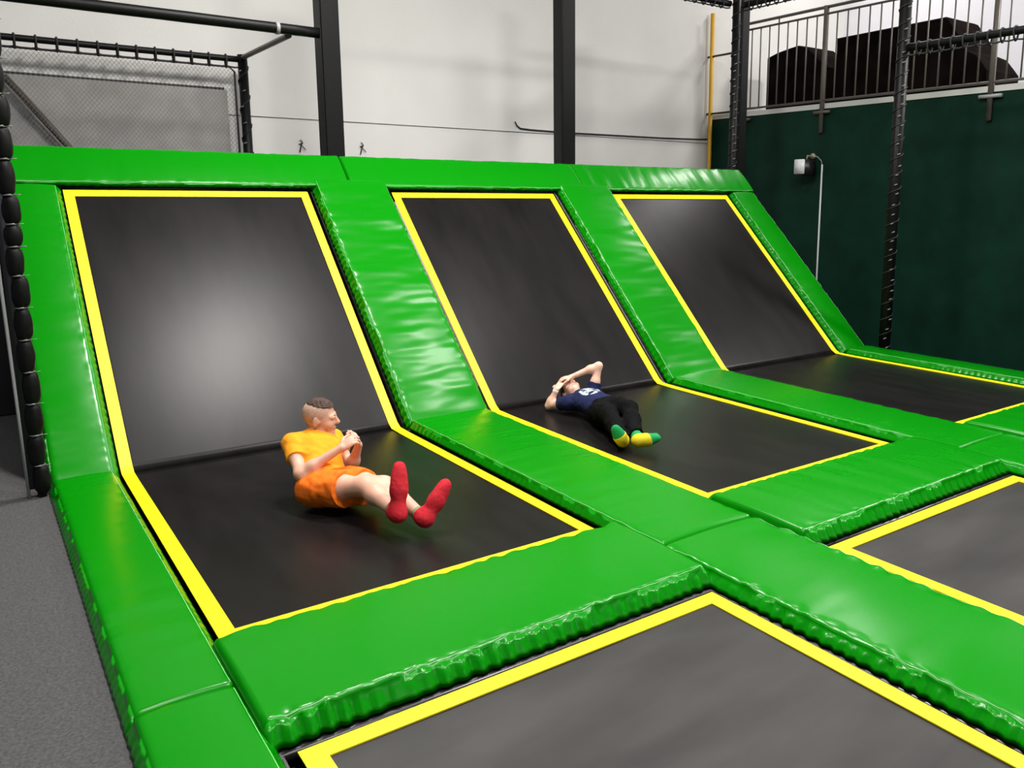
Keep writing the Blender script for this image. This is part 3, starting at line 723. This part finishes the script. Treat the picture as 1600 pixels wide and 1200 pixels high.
def person_navy():
    root = thing('person', 'person in navy T-shirt and black trousers lying on the back, hands over the face', 'person', (3.2, 1.65, 0))
    hR, hL = A_(3.135, 1.64, .105), A_(3.285, 1.67, .105); pel = (hR+hL)/2
    nk = A_(3.275, 2.085, .125); sR, sL = A_(3.125, 2.045, .098), A_(3.405, 2.095, .118)
    tor = unit(nk-pel); fwd = unit(A_(-.08, -.05, 1)-tor*(A_(-.08, -.05, 1)@tor)); rgt = np.cross(fwd, tor); Rt = np.stack([rgt, fwd, tor], 1)
    eR, wR = A_(3.070, 2.245, .040), A_(3.115, 2.205, .178)
    eL, wL = A_(3.475, 2.105, .352), A_(3.285, 2.225, .262)
    kR, aR = A_(3.015, 1.360, .160), A_(2.890, 1.065, .075)
    kL, aL = A_(3.185, 1.345, .185), A_(2.985, 1.005, .075)
    toeR, toeL = A_(2.800, 1.015, .165), A_(3.085, .925, .085)
    f = unit(A_(-.22, -.20, .95)); u_ = A_(.10, 1, .12); R = np.stack([np.cross(f, unit(u_-f*(u_@f))), f, unit(u_-f*(u_@f))], 1)
    hc = A_(3.300, 2.255, .135); s = .95
    b = Body(); Pl = lambda t, x=0, y=0: pel+tor*t+rgt*x+fwd*y
    b.ell(Pl(.00), (.130, .088, .10), Rt, k=.05); b.ell(Pl(.14), (.112, .080, .12), Rt, k=.06); b.ell(Pl(.29, 0, .002), (.135, .088, .125), Rt, k=.06)
    b.cone(sR, sL, .046, .046, k=.06); b.cone(nk-tor*.03, hc-R[:, 2]*.06-R[:, 1]*.02, .044, .040, k=.04)
    P = add_head(b, hc, R, s)
    for S, E, W in ((sR, eR, wR), (sL, eL, wL)):
        b.chain([S, S+(E-S)*.45, E, E+(W-E)*.3, W], [.041, .036, .029, .030, .020], k=.03)
    add_hand(b, wR, unit(A_(.095, .05, .055)), A_(.3, .1, -1), A_(-.2, .6, .4), .90, .55)
    add_hand(b, wL, unit(A_(-.085, .05, -.018)), A_(.1, .1, -1), A_(-.2, -.9, .0), .90, .50)
    for Hh, K, An, To in ((hR, kR, aR, toeR), (hL, kL, aL, toeL)):
        b.chain([Hh, Hh+(K-Hh)*.5, K, K+(An-K)*.33, An], [.078, .064, .046, .046, .029], k=.04)
        d = unit(An-K); heel = An+d*.035; b.chain([An, heel, heel+(To-An)*.55, To], [.029, .028, .027, .019], k=.03)
    body = smooth_obj('body', b.mesh(.0042), SKIN2, root, root, 1)
    m = mat('navy_cotton', (.012, .016, .060), .85, .15); noisy_print(m, Pl(.27)-np.array((3.2, 1.65, 0)), rgt, tor)
    t = Body()
    t.ell(Pl(.05, 0, .002), (.128, .096, .09), Rt, k=.05); t.ell(Pl(.15, 0, .004), (.130, .092, .12), Rt, k=.06); t.ell(Pl(.29, 0, .0), (.148, .098, .128), Rt, k=.06)
    t.cone(sR, sL, .055, .055, k=.06); t.cone(nk-tor*.05, nk+tor*.01, .060, .050, k=.04, clip=((nk+tor*.006, tor-fwd*.35),))
    for S, E in ((sR, eR), (sL, eL)):
        d = unit(E-S); t.cone(S, S+(E-S)*.62, .056, .058, k=.04, clip=((S+(E-S)*.42, d),))
    smooth_obj('t_shirt', t.mesh(.005, cut=((Pl(.01), -tor), (A_(0, 0, .006), A_(0, 0, -1)))), m, body, root, 1, wr=.006, wf=14, seed=5)
    q = Body(); q.ell(Pl(.01), (.138, .100, .10), Rt, k=.05)
    for Hh, K, An in ((hR, kR, aR), (hL, kL, aL)):
        q.chain([Hh, Hh+(K-Hh)*.5, K, K+(An-K)*.4, An], [.088, .076, .060, .058, .048], k=.04)
    smooth_obj('trousers', q.mesh(.005, cut=((Pl(.075), tor), (A_(0, 0, .006), A_(0, 0, -1)), ((aR+aL)/2+A_(.02, .025, 0), A_(-.3, -1, -.3)))), PANTS, body, root, 1, wr=.007, wf=16, seed=2)
    for K, An, To in ((kR, aR, toeR), (kL, aL, toeL)):
        d = unit(An-K); heel = An+d*.035; ft = unit(To-An); q = Body()
        q.chain([An-d*.06, An, heel, heel+(To-An)*.5, To], [.034, .035, .036, .034, .025], k=.035)
        q.ell(heel+(To-An)*.72, (.028, .068, .034), np.stack([d, ft, np.cross(d, ft)], 1), k=.03)
        VF = q.mesh(.004); so = smooth_obj('sock', VF, SOCKG, body, root, 1)
        q2 = Body(); q2.chain([An-d*.06, An, heel, heel+(To-An)*.5, To], [.037, .038, .039, .037, .028], k=.035)
        q2.ell(heel+(To-An)*.72, (.031, .071, .037), np.stack([d, ft, np.cross(d, ft)], 1), k=.03)
        tag(smooth_obj('sock_sole', q2.mesh(.003, cut=((heel-d*.012, -(d+ft*.15)), (heel+(To-An)*.62, ft-d*.5))), SOCKY, so, root, 1), 'yellow sock sole')
    c = wR+(eR-wR)*.08; d = unit(eR-wR); wb = Body(); wb.cone(c-d*.02, c+d*.02, .0245, .025, k=.005, clip=((c-d*.011, -d), (c+d*.011, d)))
    smooth_obj('wristband', wb.mesh(.0025), WBAND, body, root, 1)
    h = Body(); h.ell(P(0, -.016, .030), np.array((.080, .094, .090))*s, R); h.ell(P(0, -.04, -.01), np.array((.070, .062, .07))*s, R)
    smooth_obj('hair', h.mesh(.0035, cut=((P(0, .045, .04), R@A_(0, 1, -.55)), (P(0, 0, -.055), R@A_(0, 0, -1)))), HAIR2, body, root, 1, wr=.006, wf=45)
    face_bits(P, R, s, root, body, HAIR2)
person_navy()
